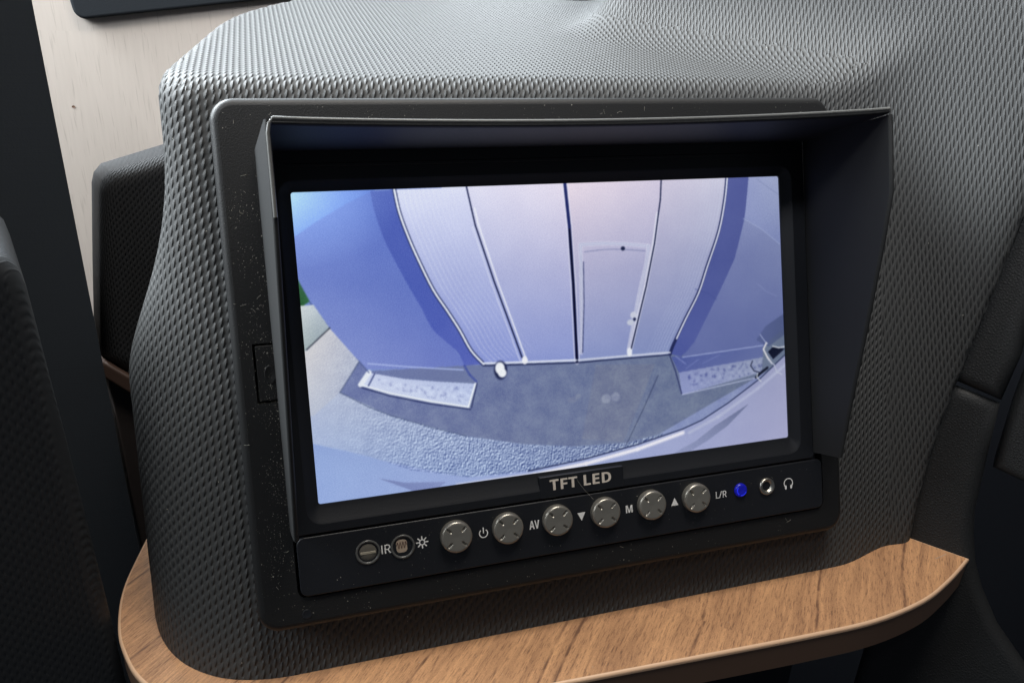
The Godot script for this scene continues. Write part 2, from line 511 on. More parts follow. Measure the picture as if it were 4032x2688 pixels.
	fill(uvs([720, 1000, 729, 993, 775, 964, 822, 916, 905, 850, 850, 925, 800, 970, 760, 1000]), rgb8(122, 132, 166, 0.6), rgb8(100, 110, 144, 0.75), rgb8(134, 144, 182, 0.4), rgb8(122, 132, 170, 0.6))
	fill(uvs([111, 940, 160, 968, 240, 985, 225, 1000, 175, 1000]), rgb8(136, 150, 204), rgb8(150, 164, 216), rgb8(120, 134, 190), rgb8(146, 160, 214))
	# hook and cables at the lower right
	stroke(uvs([940, 590, 953, 622, 958, 628]), 2.6, rgb8(170, 180, 222, 0.9))
	fill(uvs([972, 640, 1000, 655, 970, 690, 958, 660]), rgb8(36, 42, 56), rgb8(40, 46, 60), rgb8(40, 46, 60), rgb8(48, 54, 70))
	stroke(uvs([955, 625, 947, 648, 956, 680, 966, 704]), 5.0, rgb8(214, 214, 224))
	stroke(uvs([970, 640, 985, 648, 1000, 646]), 3.0, rgb8(220, 224, 236))
	stroke(uvs([919, 688, 914, 705, 922, 726, 935, 735]), 2.6, rgb8(50, 58, 74))
	stroke(uvs([926, 752, 940, 735, 955, 720]), 7.0, rgb8(44, 50, 62))
	stroke(uvs([930, 738, 928, 752, 938, 770]), 3.0, rgb8(206, 212, 224))
	stroke(uvs([958, 690, 972, 712, 978, 740, 990, 752]), 3.0, rgb8(190, 196, 220))
	for y in SH:
		for x in SW:
			var v := float(y) / SH
			var u := float(x) / SW
			if v < 0.62:
				var lift_ := 0.05 * (1.0 - v / 0.3) if v < 0.3 else 0.0
				var glow := 0.16 * clampf(1.0 - Vector2(u * 1.3, v * 1.15 - 0.02).length() / 0.26, 0.0, 1.0)
				var c := px[y * SW + x]
				px[y * SW + x] = Color(c.r + lift_ + glow, c.g + lift_ + glow * 1.2, c.b + lift_ + glow)
	# soft video: smear over the neighbours, duller colour, mottling and fine grain
	var out := Image.create(SW, SH, false, Image.FORMAT_RGB8)
	var sn := noise(41, 0.5, 1)
	var mot := noise(42, 0.012, 3)
	for pass_ in 2:
		var src := px.duplicate()
		for y in SH:
			for x in SW:
				var xa := maxi(x - 1, 0)
				var xb := mini(x + 1, SW - 1)
				var ya := maxi(y - 1, 0) * SW
				var yb := mini(y + 1, SH - 1) * SW
				var c: Color = src[y * SW + x] * 2.0 + src[y * SW + xa] + src[y * SW + xb] + src[ya + x] + src[yb + x]
				px[y * SW + x] = c / 6.0
	for y in SH:
		for x in SW:
			var c := px[y * SW + x]
			c = Color((c.r - 0.62) * 1.14 + 0.59, (c.g - 0.62) * 1.14 + 0.59, (c.b - 0.62) * 1.05 + 0.60)
			var g := c.r * 0.3 + c.g * 0.5 + c.b * 0.2
			var k := 0.06 * sn.get_noise_2d(x * 1.3, y * 1.3) + 0.008 * sin(x * 0.9 + y * 1.7) + 0.014 * mot.get_noise_2d(x, y)
			var d := 0.16
			out.set_pixel(x, y, Color(clampf(lerpf(c.r, g, d) + k, 0, 1), clampf(lerpf(c.g, g, d) + k, 0, 1), clampf(lerpf(c.b, g, d) + k * 0.7, 0, 1)))
	return ImageTexture.create_from_image(out)

var uvs_pad := PackedVector2Array()
var uvs_gravel := PackedVector2Array()

# ------------------------------------------------------------------ the moulded dashboard: distance to its surface, millimetres in monitor axes
func smax(a: float, b: float, k: float) -> float:
	var h := maxf(k - absf(a - b), 0.0) / k
	return maxf(a, b) + h * h * k * 0.25

func pod_at(x: float, y: float, z: float) -> float:
	var low := 1.0 - smoothstep(-8.0, 60.0, y)
	var back := maxf(0.0, -z - 14.0)
	var xl := -111.0 - 15.0 * low + lerpf(0.21 * back + 0.006 * pow(maxf(0.0, back - 60.0), 2.0), -0.15 * back, low)
	var left := (xl - x) * 0.97
	var front := z + 7.0
	var side := smax(left, x - 126.0, 8.0)
	var d := smax(front, left, lerpf(13.0, 38.0, low))
	d = smax(d, x - 126.0, 26.0)
	var top := (y - 76.0) * 0.883 + (z + 7.0) * 0.469
	d = smax(d, top, 6.0)
	d = maxf(d, -96.5 - (0.9444 * y + 0.3289 * z))
	return d

func bulk_at(x: float, y: float, z: float) -> float:
	var f := -0.69078 * x - 0.05706 * y + 0.72081 * z + 98.3
	var left := -0.85 * (x - 55.0) - 0.527 * (z + 76.0)
	var right := 0.972 * (x - 168.0) - 0.128 * (y - 22.0) - 0.30 * (z - 18.5)
	var d := smax(f, left, 14.0)
	d = smax(d, right, 17.0)
	return maxf(d, -96.5 - (0.9444 * y + 0.3289 * z))

func dash_at(x: float, y: float, z: float) -> float:
	var a := pod_at(x, y, z)
	var b := bulk_at(x, y, z)
	var k := 24.0
	var h := maxf(k - absf(a - b), 0.0) / k
	return minf(a, b) - h * h * k * 0.25

func dash_mesh() -> ArrayMesh:
	var cell := 3.2
	var lo := Vector3(-152, -140, -150)
	var blocks := Vector3i(14, 14, 8)
	var nb := 8
	var cells := {}          # cell -> [vertex number]
	var pos := PackedVector3Array()
	var edges := []          # [four cells, flip]
	var sx := blocks.x * nb
	var sy := blocks.y * nb
	var span := nb + 1
	for bz in blocks.z:
		for by in blocks.y:
			for bx in blocks.x:
				var half := nb * cell * 0.5
				var c := lo + Vector3(bx, by, bz) * nb * cell + Vector3.ONE * half
				if absf(dash_at(c.x, c.y, c.z)) > half * 1.9 + 8.0: continue
				var f := PackedFloat32Array()
				f.resize(span * span * span)
				var i := 0
				for z in span:
					for y in span:
						for x in span:
							f[i] = dash_at(lo.x + (bx * nb + x) * cell, lo.y + (by * nb + y) * cell, lo.z + (bz * nb + z) * cell)
							i += 1
				for z in nb:
					for y in nb:
						for x in nb:
							var o := (z * span + y) * span + x
							var q := [f[o], f[o + 1], f[o + span], f[o + span + 1], f[o + span * span], f[o + span * span + 1], f[o + span * span + span], f[o + span * span + span + 1]]
							var inside := 0
							for v in q:
								if v < 0.0: inside += 1
							if inside == 0 or inside == 8: continue
							var sum := Vector3.ZERO
							var n := 0
							for e in [[0, 1], [2, 3], [4, 5], [6, 7], [0, 2], [1, 3], [4, 6], [5, 7], [0, 4], [1, 5], [2, 6], [3, 7]]:
								var a: float = q[e[0]]
								var b: float = q[e[1]]
								if (a < 0.0) == (b < 0.0): continue
								var t := a / (a - b)
								var pa := Vector3(e[0] & 1, (e[0] >> 1) & 1, e[0] >> 2)
								var pb := Vector3(e[1] & 1, (e[1] >> 1) & 1, e[1] >> 2)
								sum += pa.lerp(pb, t)
								n += 1
							var g := Vector3i(bx * nb + x, by * nb + y, bz * nb + z)
							cells[g] = pos.size()
							pos.append(lo + (Vector3(g) + sum / n) * cell)
							var s0: bool = q[0] < 0.0
							if s0 != (q[1] < 0.0): edges.append([g, g - Vector3i(0, 1, 0), g - Vector3i(0, 1, 1), g - Vector3i(0, 0, 1)])
							if s0 != (q[2] < 0.0): edges.append([g, g - Vector3i(0, 0, 1), g - Vector3i(1, 0, 1), g - Vector3i(1, 0, 0)])
							if s0 != (q[4] < 0.0): edges.append([g, g - Vector3i(1, 0, 0), g - Vector3i(1, 1, 0), g - Vector3i(0, 1, 0)])
	var nor := PackedVector3Array()
	for k in pos.size():
		var p := pos[k]
		for it in 2:
			var d := dash_at(p.x, p.y, p.z)
			var g0 := grad(p)
			p -= g0 * d / maxf(g0.length_squared(), 0.2)
		pos[k] = p
		nor.append(grad(p).normalized())
	var V := PackedVector3Array()
	var N := PackedVector3Array()
	var U := PackedVector2Array()
	var I := PackedInt32Array()
	var made := {}
	var topn := Vector3(0, 0.883, 0.469)
	for e in edges:
		if not (cells.has(e[0]) and cells.has(e[1]) and cells.has(e[2]) and cells.has(e[3])): continue
		var id := [cells[e[0]], cells[e[1]], cells[e[2]], cells[e[3]]]
		var mid: Vector3 = (pos[id[0]] + pos[id[2]]) * 0.5
		var nm: Vector3 = (nor[id[0]] + nor[id[1]] + nor[id[2]] + nor[id[3]]).normalized()
		var chart := 0
		if nm.dot(topn) > 0.78: chart = 1
		elif bulk_at(mid.x, mid.y, mid.z) < pod_at(mid.x, mid.y, mid.z): chart = 2
		var ii := []
		for v in id:
			var key: int = v * 4 + chart
			if not made.has(key):
				made[key] = V.size()
				var p: Vector3 = pos[v]
				V.append(p * 0.001)
				N.append(nor[v])
				var uv := Vector2((p.x + p.z) / 3.5, -p.y / 2.9)
				if chart == 0:
					var ux := p.x + 0.5 * p.z
					if ux < -100.0: ux = -100.0 + (ux + 100.0) * 0.80
					uv.x = ux / 3.5
				if chart == 1: uv = Vector2(p.x / 3.5, (p.z - p.y * 0.5) / 2.9)
				if chart == 2: uv = Vector2((p.x * 0.72 + p.z * 0.69 + 0.04 * p.y) / 2.35, -p.y / 4.3)
				U.append(uv)
			ii.append(made[key])
		# split along the shorter diagonal and turn outward
		for t in [[0, 1, 2], [0, 2, 3]]:
			var a: int = ii[t[0]]
			var b: int = ii[t[1]]
			var c: int = ii[t[2]]
			if (V[c] - V[a]).cross(V[b] - V[a]).dot(nm) < 0.0: I.append_array([a, c, b])
			else: I.append_array([a, b, c])
	var arr := []
	arr.resize(Mesh.ARRAY_MAX)
	arr[Mesh.ARRAY_VERTEX] = V
	arr[Mesh.ARRAY_NORMAL] = N
	arr[Mesh.ARRAY_TEX_UV] = U
	arr[Mesh.ARRAY_INDEX] = I
	var m := ArrayMesh.new()
	m.add_surface_from_arrays(Mesh.PRIMITIVE_TRIANGLES, arr)
	return m

func grad(p: Vector3) -> Vector3:
	var e := 0.6
	return Vector3(dash_at(p.x + e, p.y, p.z) - dash_at(p.x - e, p.y, p.z), dash_at(p.x, p.y + e, p.z) - dash_at(p.x, p.y - e, p.z), dash_at(p.x, p.y, p.z + e) - dash_at(p.x, p.y, p.z - e)) / (2.0 * e)

# mesh built in millimetres, turned into metres
func mm(st: SurfaceTool) -> ArrayMesh:
	st.generate_normals()
	var src := st.commit()
	var a := src.surface_get_arrays(0)
	var v: PackedVector3Array = a[Mesh.ARRAY_VERTEX]
	for i in v.size(): v[i] *= 0.001
	a[Mesh.ARRAY_VERTEX] = v
	var m := ArrayMesh.new()
	m.add_surface_from_arrays(Mesh.PRIMITIVE_TRIANGLES, a)
	return m

func lamp(called: String, at: Vector3, to: Vector3, size: Vector2, energy: float, color: Color) -> void:
	var l := AreaLight3D.new()
	l.name = called
	l.area_size = size
	l.area_normalize_energy = true
	l.area_range = 6.0
	l.light_energy = energy
	l.light_color = color
	l.shadow_enabled = true
	add_child(l, true)
	l.look_at_from_position(at, to, Vector3.UP if absf((to - at).normalized().y) < 0.95 else Vector3.FORWARD)

# ------------------------------------------------------------------
func _ready() -> void:
	rng.seed = 7
	MON = Transform3D(Basis(Vector3(1, 0, 0), Vector3(0, cos(TILT), -sin(TILT)), Vector3(0, sin(TILT), cos(TILT))), Vector3(0, 0.09226, 0))
	# camera
	var cam := Camera3D.new()
	cam.name = "camera"
	cam.fov = 47.5
	cam.near = 0.02
	cam.far = 20.0
	add_child(cam)
	cam.transform = Transform3D(Basis(Vector3(0.95658632, 0.02975676, 0.28992612), Vector3(0.08794192, 0.91893798, -0.38447263), Vector3(-0.27786478, 0.39327792, 0.87642663)), Vector3(-0.08200938, 0.18130834, 0.20491252))
	cam.current = true
	# surroundings
	var env := Environment.new()
	env.background_mode = Environment.BG_COLOR
	env.background_color = lin(0.055, 0.062, 0.074)
	env.tonemap_mode = Environment.TONE_MAPPER_LINEAR
	env.tonemap_exposure = 1.0
	env.sdfgi_enabled = true
	env.ssao_enabled = true
	env.ssil_enabled = true
	var we := WorldEnvironment.new()
	we.name = "surroundings"
	we.environment = env
	add_child(we)
	# daylight through the vehicle's windows, then an added spot
	lamp("windscreen_daylight", Vector3(0.15, 0.62, -0.75), Vector3(0.0, 0.12, 0.0), Vector2(1.5, 0.6), 1.5, Color(0.93, 0.97, 1.0))
	lamp("windscreen_corner_daylight", Vector3(-0.45, 0.70, -0.45), Vector3(0.0, 0.15, 0.0), Vector2(0.5, 0.3), 2.2, Color(0.95, 0.98, 1.0))
	lamp("side_window_daylight", Vector3(-0.60, 0.50, -0.25), Vector3(0.0, 0.1, 0.0), Vector2(0.4, 0.3), 1.0, Color(0.95, 0.98, 1.0))
	lamp("rear_side_daylight", Vector3(-0.75, 0.52, -0.04), Vector3(0.0, 0.1, 0.0), Vector2(0.5, 0.35), 0.6, Color(0.95, 0.98, 1.0))
	lamp("roof_window_daylight", Vector3(0.05, 0.95, 0.10), Vector3(0.03, 0.0, 0.05), Vector2(0.4, 0.25), 0.64, Color(1.0, 0.97, 0.93))
	var sp := SpotLight3D.new()  # added spot, its soft cone shaped for brightness falling off downward
	sp.name = "added_falloff_spot"
	sp.light_color = Color(0.97, 0.98, 1.0)
	sp.light_energy = 1.15
	sp.light_size = 0.14
	sp.spot_range = 6.0
	sp.spot_attenuation = 2.0
	sp.spot_angle = 24.0
	sp.spot_angle_attenuation = 1.0
	sp.shadow_enabled = true
	add_child(sp, true)
	sp.look_at_from_position(Vector3(-0.16, 0.74, 0.36), Vector3(0.09, 0.37, -0.12))
	make_materials()
	make_setting()
	make_dashboard()
	make_shelf()
	make_monitor()
	make_neighbours()

func make_materials() -> void:
	var bumps := tex_bumps()
	var fine := tex_noise(5, 0.11, 3)
	mat.fine = fine
	var m := std(lin(0.060, 0.061, 0.061), 0.54)
	m.heightmap_enabled = true
	m.heightmap_texture = bumps
	m.heightmap_scale = 0.058
	m.metallic_specular = 0.34
	mat.dash = m
	m = m.duplicate()
	m.albedo_color = lin(0.030, 0.033, 0.037)
	m.heightmap_scale = 0.012
	m.roughness = 0.62
	mat.dash_dark = m
	m = m.duplicate()
	m.heightmap_scale = 0.045
	m.albedo_color = lin(0.022, 0.023, 0.025)
	mat.box_grain = m
	mat.ledge_wood = std(lin(0.06, 0.034, 0.024), 0.6)
	mat.brown_panel = std(lin(0.022, 0.017, 0.016), 0.6)
	m = std(lin(0.0105, 0.0107, 0.011), 0.5)
	m.metallic_specular = 0.42
	grain(m, fine, 60.0, 0.05)
	mat.frame = m
	m = std(lin(0.0095, 0.0105, 0.0135), 0.42)
	grain(m, fine, 60.0, 0.02)
	mat.housing = m
	m = std(lin(0.017, 0.0175, 0.018), 0.62)
	m.metallic_specular = 0.35
	grain(m, fine, 60.0, 0.02)
	mat.hood = m
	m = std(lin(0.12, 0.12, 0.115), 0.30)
	mat.worn_rim_highlight = m  # pale colour paints the edge highlight along with the rim's wear
	m = std(lin(0.36, 0.34, 0.295), 0.32)
	m.metallic = 0.7
	grain(m, fine, 90.0, 0.015)
	mat.button = m
	m = std(lin(0.55, 0.53, 0.47), 0.22)
	m.metallic = 1.0
	m.roughness = 0.34
	mat.jack = m
	mat.ink = std(lin(0.85, 0.85, 0.83), 0.6)
	mat.badge_ink = std(lin(0.72, 0.64, 0.55), 0.55)
	mat.dark = std(lin(0.004, 0.004, 0.005), 0.6)
	mat.dust = std(lin(0.42, 0.40, 0.35), 0.9)
	m = std(Color.WHITE, 0.5)
	m.albedo_texture = tex_wood()
	m.heightmap_enabled = true
	m.heightmap_texture = m.albedo_texture
	m.heightmap_scale = 0.006
	mat.wood = m
	m = std(lin(0.17, 0.10, 0.065), 0.5)
	mat.wood_dark = m
	m = std(lin(0.72, 0.47, 0.30), 0.40)
	mat.band = m
	m = std(Color.WHITE, 0.65)
	m.albedo_texture = tex_cream()
	mat.cream = m
	m = std(lin(0.013, 0.0138, 0.0145), 0.55)
	m.metallic_specular = 0.4
	m.heightmap_enabled = true
	m.heightmap_texture = tex_leather()
	m.heightmap_scale = 0.016
	m.uv1_triplanar = true
	m.uv1_scale = Vector3.ONE * 55.0
	mat.leather = m
	m = std(lin(0.018, 0.021, 0.025), 0.75)
	m.metallic_specular = 0.25
	grain(m, fine, 30.0, 0.06)
	mat.black_panel = m
	mat.void = std(lin(0.018, 0.020, 0.025), 0.9)
	mat.void.metallic_specular = 0.1
	# screen
	uvs_pad = uvs([95, 550, 111, 592, 94, 628, 146, 668, 222, 710, 296, 745, 312, 660, 330, 612, 520, 632, 725, 636, 735, 690, 748, 788, 936, 752, 855, 839, 792, 890, 689, 921, 613, 935, 500, 922, 396, 890, 284, 837, 143, 737, 56, 644])
	uvs_gravel = uvs([0, 356, 23, 356, 48, 435, 95, 550, 56, 644, 143, 737, 284, 837, 396, 890, 500, 922, 613, 935, 700, 918, 690, 960, 526, 980, 403, 992, 284, 985, 174, 935, 99, 872, 0, 800])
	m = std(Color.BLACK, 0.35)
	m.emission_enabled = true
	m.emission = Color.WHITE
	m.emission_operator = BaseMaterial3D.EMISSION_OP_MULTIPLY
	m.emission_texture = tex_screen()
	m.emission_energy_multiplier = 0.90
	mat.screen = m

func make_setting() -> void:
	# cream wall far left
	var st := begin()
	st.set_smooth_group(-1)
	var w := BoxMesh.new()
	w.size = Vector3(0.46, 0.50, 0.012)
	var wall := put("wall", w, mat.cream, self, Transform3D(Basis(), Vector3(-0.20, 0.02, -0.43)))
	mat.cream.uv1_scale = Vector3(14, 9, 1)
	tag(wall, "cream wood-grain wall panel behind the black post", "", "", "structure")
	var dn := begin()
	dish(dn, 0.0, 0.0, 1.1, 0.9, 0.0, 0.5)
	put("dent", mm(dn), mat.wood_dark, wall, Transform3D(Basis(), Vector3(-0.0107, 0.0895, 0.0061)))
	# dark floor and bulkhead under the shelf
	var f := BoxMesh.new()
	f.size = Vector3(1.6, 0.02, 1.4)
	tag(put("floor", f, mat.void, self, Transform3D(Basis(), Vector3(0, -0.40, 0.1))), "dark floor deep below the wooden shelf", "", "", "structure")
	var b := BoxMesh.new()
	b.size = Vector3(0.36, 0.40, 0.02)
	tag(put("bulkhead", b, mat.void, self, Transform3D(Basis(), Vector3(0.05, -0.23, -0.13))), "black bulkhead beneath the wooden shelf", "", "", "structure")

func make_dashboard() -> void:
	var d := thing("dashboard", "charcoal dashboard moulding with pimpled grain that holds the monitor", "dashboard", MON)
	var dm := dash_mesh()
	put("moulding", dm, mat.dash, d)
	# specks of dust that sit on the grain
	var va: PackedVector3Array = dm.surface_get_arrays(0)[Mesh.ARRAY_VERTEX]
	var na: PackedVector3Array = dm.surface_get_arrays(0)[Mesh.ARRAY_NORMAL]
	var st := begin()
	var n := 0
	while n < 170:
		var i := rng.randi() % va.size()
		var p := va[i] * 1000.0
		if p.z < -45.0 or absf(p.x) < 92.0 and p.y > -78.0 and p.y < 68.0: continue
		n += 1
		var nn := na[i]
		var u := nn.cross(Vector3(0.3, 0.5, 0.8)).normalized()
		var w := nn.cross(u)
		p += nn * 0.25 + (u * rng.randf_range(-1.5, 1.5) + w * rng.randf_range(-1.5, 1.5))
		var r := 0.06 + 0.12 * pow(rng.randf(), 3.0)
		for k in 5:
			var a := TAU * k / 5
			var b := TAU * (k + 1) / 5
			tri(st, p + nn * r, p + (u * cos(a) + w * sin(a)) * r, p + (u * cos(b) + w * sin(b)) * r, 1, nn)
	put("dust", mm(st), mat.dust, d).set_meta("kind", "stuff")

func make_shelf() -> void:
	var s := thing("wooden_shelf", "walnut-look shelf with bowed front and pale edge beneath the dashboard", "shelf", Transform3D())
	var pts := [Vector2(-132, -84), Vector2(-139.5, -44), Vector2(-141.8, -26), Vector2(-140.6, -9), Vector2(-137.2, 3), Vector2(-131.5, 14.5), Vector2(-121, 26), Vector2(-105, 36.5), Vector2(-82, 43.5), Vector2(-50, 46.8), Vector2(-13.6, 48.2), Vector2(30, 49.8), Vector2(70, 51.2), Vector2(96, 51.2), Vector2(119, 47.6), Vector2(137, 41), Vector2(152.5, 33.6)]
	var curve := smooth(pts, 6)
	var poly := PackedVector2Array()      # x, -m : anticlockwise seen from above
	for p in curve: poly.append(Vector2(p.x, -p.y))
	poly.append(Vector2(140.4, -17.9))
	poly.append(Vector2(122, 6))
	poly.append(Vector2(118, 84))
	poly.append(Vector2(-100, 88))
	# from the outline's plane (x, -m, up) to the world
	var turn := Transform3D(Basis(Vector3(1, 0, 0), Vector3(0, 0, -1), Vector3(0, 1, 0)), Vector3.ZERO)
	var inner := inset(poly, 0.85)
	# top surface, with grain that runs across the shelf
	var idx := Geometry2D.triangulate_polygon(inner)
	var t := begin()
	for i in range(0, idx.size(), 3):
		var q := [inner[idx[i]], inner[idx[i + 1]], inner[idx[i + 2]]]
		if (q[2] - q[0]).cross(q[1] - q[0]) < 0.0: q = [q[0], q[2], q[1]]
		for v in q:
			var along: float = v.x * 0.67 + v.y * 0.74
			var across: float = v.x * 0.74 - v.y * 0.67
			t.set_normal(Vector3(0, 0, 1))
			t.set_uv(Vector2(across / 210.0 + 0.37, along / 105.0))
			t.add_vertex(Vector3(v.x, v.y, 0) * 0.001)
	put("top_veneer", t.commit(), mat.wood, s, turn)
	# rounded pale edge
	var e := begin()
	var loops := []
	var groups := []
	loops.append(lift(poly, -1.5))
	groups.append(1)
	for i in 7:
		var a := (PI / 2) * i / 6
		loops.append(lift(inset(poly, 0.9 * (1.0 - cos(a))), -0.9 + 0.92 * sin(a)))
		groups.append(1)
	skin(e, loops, groups)
	put("edge_band", mm(e), mat.band, s, turn)
	var k := begin()
	skin(k, [lift(inset(poly, 0.25), -11.5), lift(inset(poly, 0.25), -1.5)], [1])
	cap(k, lift(inset(poly, 0.25), -11.5), 2, true)
	put("edge_face", mm(k), mat.wood_dark, s, turn)
	# short pale scratch near the pointed end and crumbs of dust on the veneer
	var sc := begin()
	tube(sc, PackedVector3Array([Vector3(139.5, -30.5, 0.02), Vector3(142.5, -30.0, 0.03), Vector3(145.8, -29.3, 0.02)]), 0.09, 4)
	put("scratch", mm(sc), mat.dust, s, turn)
	var cr := begin()
	for i in 90:
		var p := Vector3(rng.randf_range(-130, 140), rng.randf_range(-47, -26), 0.02)
		if p.x < -95: p.y = rng.randf_range(-26, 10)
		if p.x < -110 and p.y < -10: continue
		var r := 0.05 + 0.11 * pow(rng.randf(), 3.0)
		var q := rng.randf() * TAU
		for j in 4:
			var a := q + TAU * j / 4
			var b := q + TAU * (j + 1) / 4
			tri(cr, p + Vector3(0, 0, r), p + Vector3(cos(a) * r, sin(a) * r, 0), p + Vector3(cos(b) * r, sin(b) * r, 0), 1, Vector3.BACK)
	put("dust", mm(cr), mat.dust, s, turn).set_meta("kind", "stuff")

func text(called: String, said: String, x0: float, x1: float, y0: float, y1: float, z: float, material: Material, parent: Node3D, bold := false) -> void:
	var font := SystemFont.new()
	font.font_names = PackedStringArray(["Droid Sans"])
	font.font_weight = 700 if bold else 400
	var tm := TextMesh.new()
	tm.text = said
	tm.font = font
	tm.font_size = 64
	tm.pixel_size = 0.001
	tm.depth = 0.001
	tm.curve_step = 1.0
	var bb := tm.get_aabb()
	var sx := (x1 - x0) * 0.001 / bb.size.x
	var sy := (y1 - y0) * 0.001 / bb.size.y
	var o := put(called, tm, material, parent, Transform3D(Basis(Vector3(sx, 0, 0), Vector3(0, sy, 0), Vector3(0, 0, 0.06)), Vector3(x0 * 0.001 - bb.position.x * sx, y0 * 0.001 - bb.position.y * sy, z * 0.001)))

func make_monitor() -> void:
	var mo := thing("car_monitor", "black reversing-camera monitor with sun hood showing a garage door", "monitor", MON)
	# ---- mounting frame: rounded outside, opening with a notch for the latch
	var hole := PackedVector2Array()
	var hx0 := -85.3
	var hx1 := 89.6
	var hy0 := -69.5
	var hy1 := 57.8
	for v in rr(hx0, hx1, hy0, hy1, 2.6, 0): hole.append(Vector2(v.x, v.y))
	# rr starts at the lower right and ends at the lower left corner; the left side runs from the last upper-left point down
	var cut := 18
	var notch := PackedVector2Array([Vector2(hx0, 3.2), Vector2(-91.2, 3.2), Vector2(-91.2, -13.3), Vector2(hx0, -13.3)])
	var full := PackedVector2Array()
	for i in hole.size():
		full.append(hole[i])
		if i == cut - 1: full.append_array(notch)
	var fr := begin()
	var loops := [rr(-96.6, 97.6, -78.3, 69.0, 6.4, -7.4, 16)]
	var groups := [1]
	for i in 6:
		var a := (PI / 2) * i / 5
		var s := 2.2 * (1.0 - cos(a))
		loops.append(rr(-96.6 + s, 97.6 - s, -78.3 + s, 69.0 - s, 6.4 - s, -0.7 + 2.2 * sin(a), 16))
		groups.append(1)
	skin(fr, loops, groups)
	var outer: PackedVector3Array = loops[loops.size() - 1]
	var key := PackedVector2Array()
	for v in outer: key.append(Vector2(v.x, v.y))
	key.append(Vector2(outer[0].x, outer[0].y))
	var rev := full.duplicate()
	rev.reverse()
	# bridge from the outer loop's first point (bottom right) to the nearest point of the hole
	var best := 0
	for i in rev.size():
		if rev[i].distance_to(key[0]) < rev[best].distance_to(key[0]): best = i
	for i in rev.size() + 1: key.append(rev[(best + i) % rev.size()])
	var idx := Geometry2D.triangulate_polygon(key)
	for i in range(0, idx.size(), 3):
		var a := key[idx[i]]
		var b := key[idx[i + 1]]
		var c := key[idx[i + 2]]
		tri(fr, Vector3(a.x, a.y, 1.5), Vector3(b.x, b.y, 1.5), Vector3(c.x, c.y, 1.5), 2, Vector3(0, 0, 1))
	for i in full.size():
		var a := full[i]
		var b := full[(i + 1) % full.size()]
		quad_cw(fr, Vector3(b.x, b.y, -3), Vector3(a.x, a.y, -3), Vector3(a.x, a.y, 1.5), Vector3(b.x, b.y, 1.5), 9)
	put("mounting_frame", mm(fr), mat.frame, mo)
	# ---- latch in the notch
	var lt := begin()
	plate(lt, -90.6, -85.0, -12.7, 2.6, 0.4, -3.0, 1.35, 0.3)
	var latch := put("latch", mm(lt), mat.frame, mo)
	var lo := begin()
	dish(lo, -87.2, -5.5, 1.5, 2.6, 1.4, 0.35)
	put("thumb_dimple", mm(lo), mat.frame, latch)
	# ---- little round plug low on the frame
	var sc := begin()
	dish(sc, -83.3, -74.1, 1.35, 1.35, 1.55, 0.18)
	put("screw_plug", mm(sc), mat.housing, mo)
	# ---- back box behind everything
	var bk := begin()
	plate(bk, -84.6, 88.9, -68.9, 57.2, 2.2, -5.0, -1.0, 0.3)
	put("back_shell", mm(bk), mat.housing, mo)
	# ---- bezel round the screen
	var bz := begin()
	var L := [rr(-84.2, 85.6, -51.3, 57.0, 0.8, -1.0, 6), rr(-84.2, 85.6, -51.3, 57.0, 0.8, 2.2, 6), rr(-83.9, 85.3, -51.0, 56.7, 0.8, 2.5, 6), rr(-81.0, 80.8, -48.8, 46.6, 4.4, 2.5, 6), rr(-80.4, 80.2, -48.0, 46.0, 4.0, 2.2, 6), rr(-78.6, 78.5, -45.2, 44.5, 1.6, 0.9, 6), rr(-77.5, 77.5, -43.6, 43.6, 0.7, 0.55, 6), rr(-77.5, 77.5, -43.6, 43.6, 0.7, -0.3, 6)]
	skin(bz, L, [1, 2, 3, 4, 4, 4, 5])
	put("bezel", mm(bz), mat.housing, mo)
	var ri := begin()
	plate(ri, -80.0, 84.4, 50.0, 51.0, 0.3, 2.4, 2.75, 0.2)
	put("bezel_rib", mm(ri), mat.housing, mo)
	# ---- screen
	var sq := begin()
	for v in [[-1, 1], [1, 1], [1, -1], [-1, 1], [1, -1], [-1, -1]]:
		sq.set_normal(Vector3(0, 0, 1))
		sq.set_uv(Vector2(0.5 + 0.5 * v[0], 0.5 - 0.5 * v[1]))
		sq.add_vertex(Vector3(v[0] * 77.6, v[1] * 43.7, 0.0) * 0.001)
	var screen := put("screen", sq.commit(), mat.screen, mo)
	var sl := AreaLight3D.new()
	sl.name = "screen_light"
	sl.area_size = Vector2(0.154, 0.087)
	sl.area_normalize_energy = true
	sl.light_energy = 0.0003
	sl.light_color = Color(0.62, 0.70, 1.0)
	sl.shadow_enabled = true
	sl.position = Vector3(0, 0, 0.0008)
	sl.rotation.y = PI
	screen.add_child(sl, true)
	# ---- control strip
	var cs := begin()
	plate(cs, -84.5, 88.7, -68.8, -51.9, 2.2, -1.0, 2.5, 0.35)
	put("control_strip", mm(cs), mat.housing, mo)
	# ---- badge
	var bd := begin()
	plate(bd, -12.4, 15.3, -51.2, -44.5, 0.3, -0.5, 2.72, 0.25)
	var badge := put("badge", mm(bd), mat.housing, mo)
	text("lettering", "TFT LED", -9.2, 11.0, -48.9, -45.6, 2.74, mat.badge_ink, badge, true)
	# ---- buttons
	var btn := button_mesh()
	for i in 6:
		put("button", btn, mat.button, mo, Transform3D(Basis(), Vector3((-39.4 + 15.86 * i) * 0.001, -0.0581, 0.0024)))
	# ---- marks beside the buttons
	var ib := begin()
	bar(ib, Vector2(0, -1.2), Vector2(0, 1.2), 0.36)
	var ir := put("lettering", mm(ib), mat.ink, mo, Transform3D(Basis(), Vector3(-61.1, -58.8, 2.54) * 0.001))
	text("letter", "R", 0.75, 2.6, -1.3, 1.3, 0.0, mat.ink, ir)
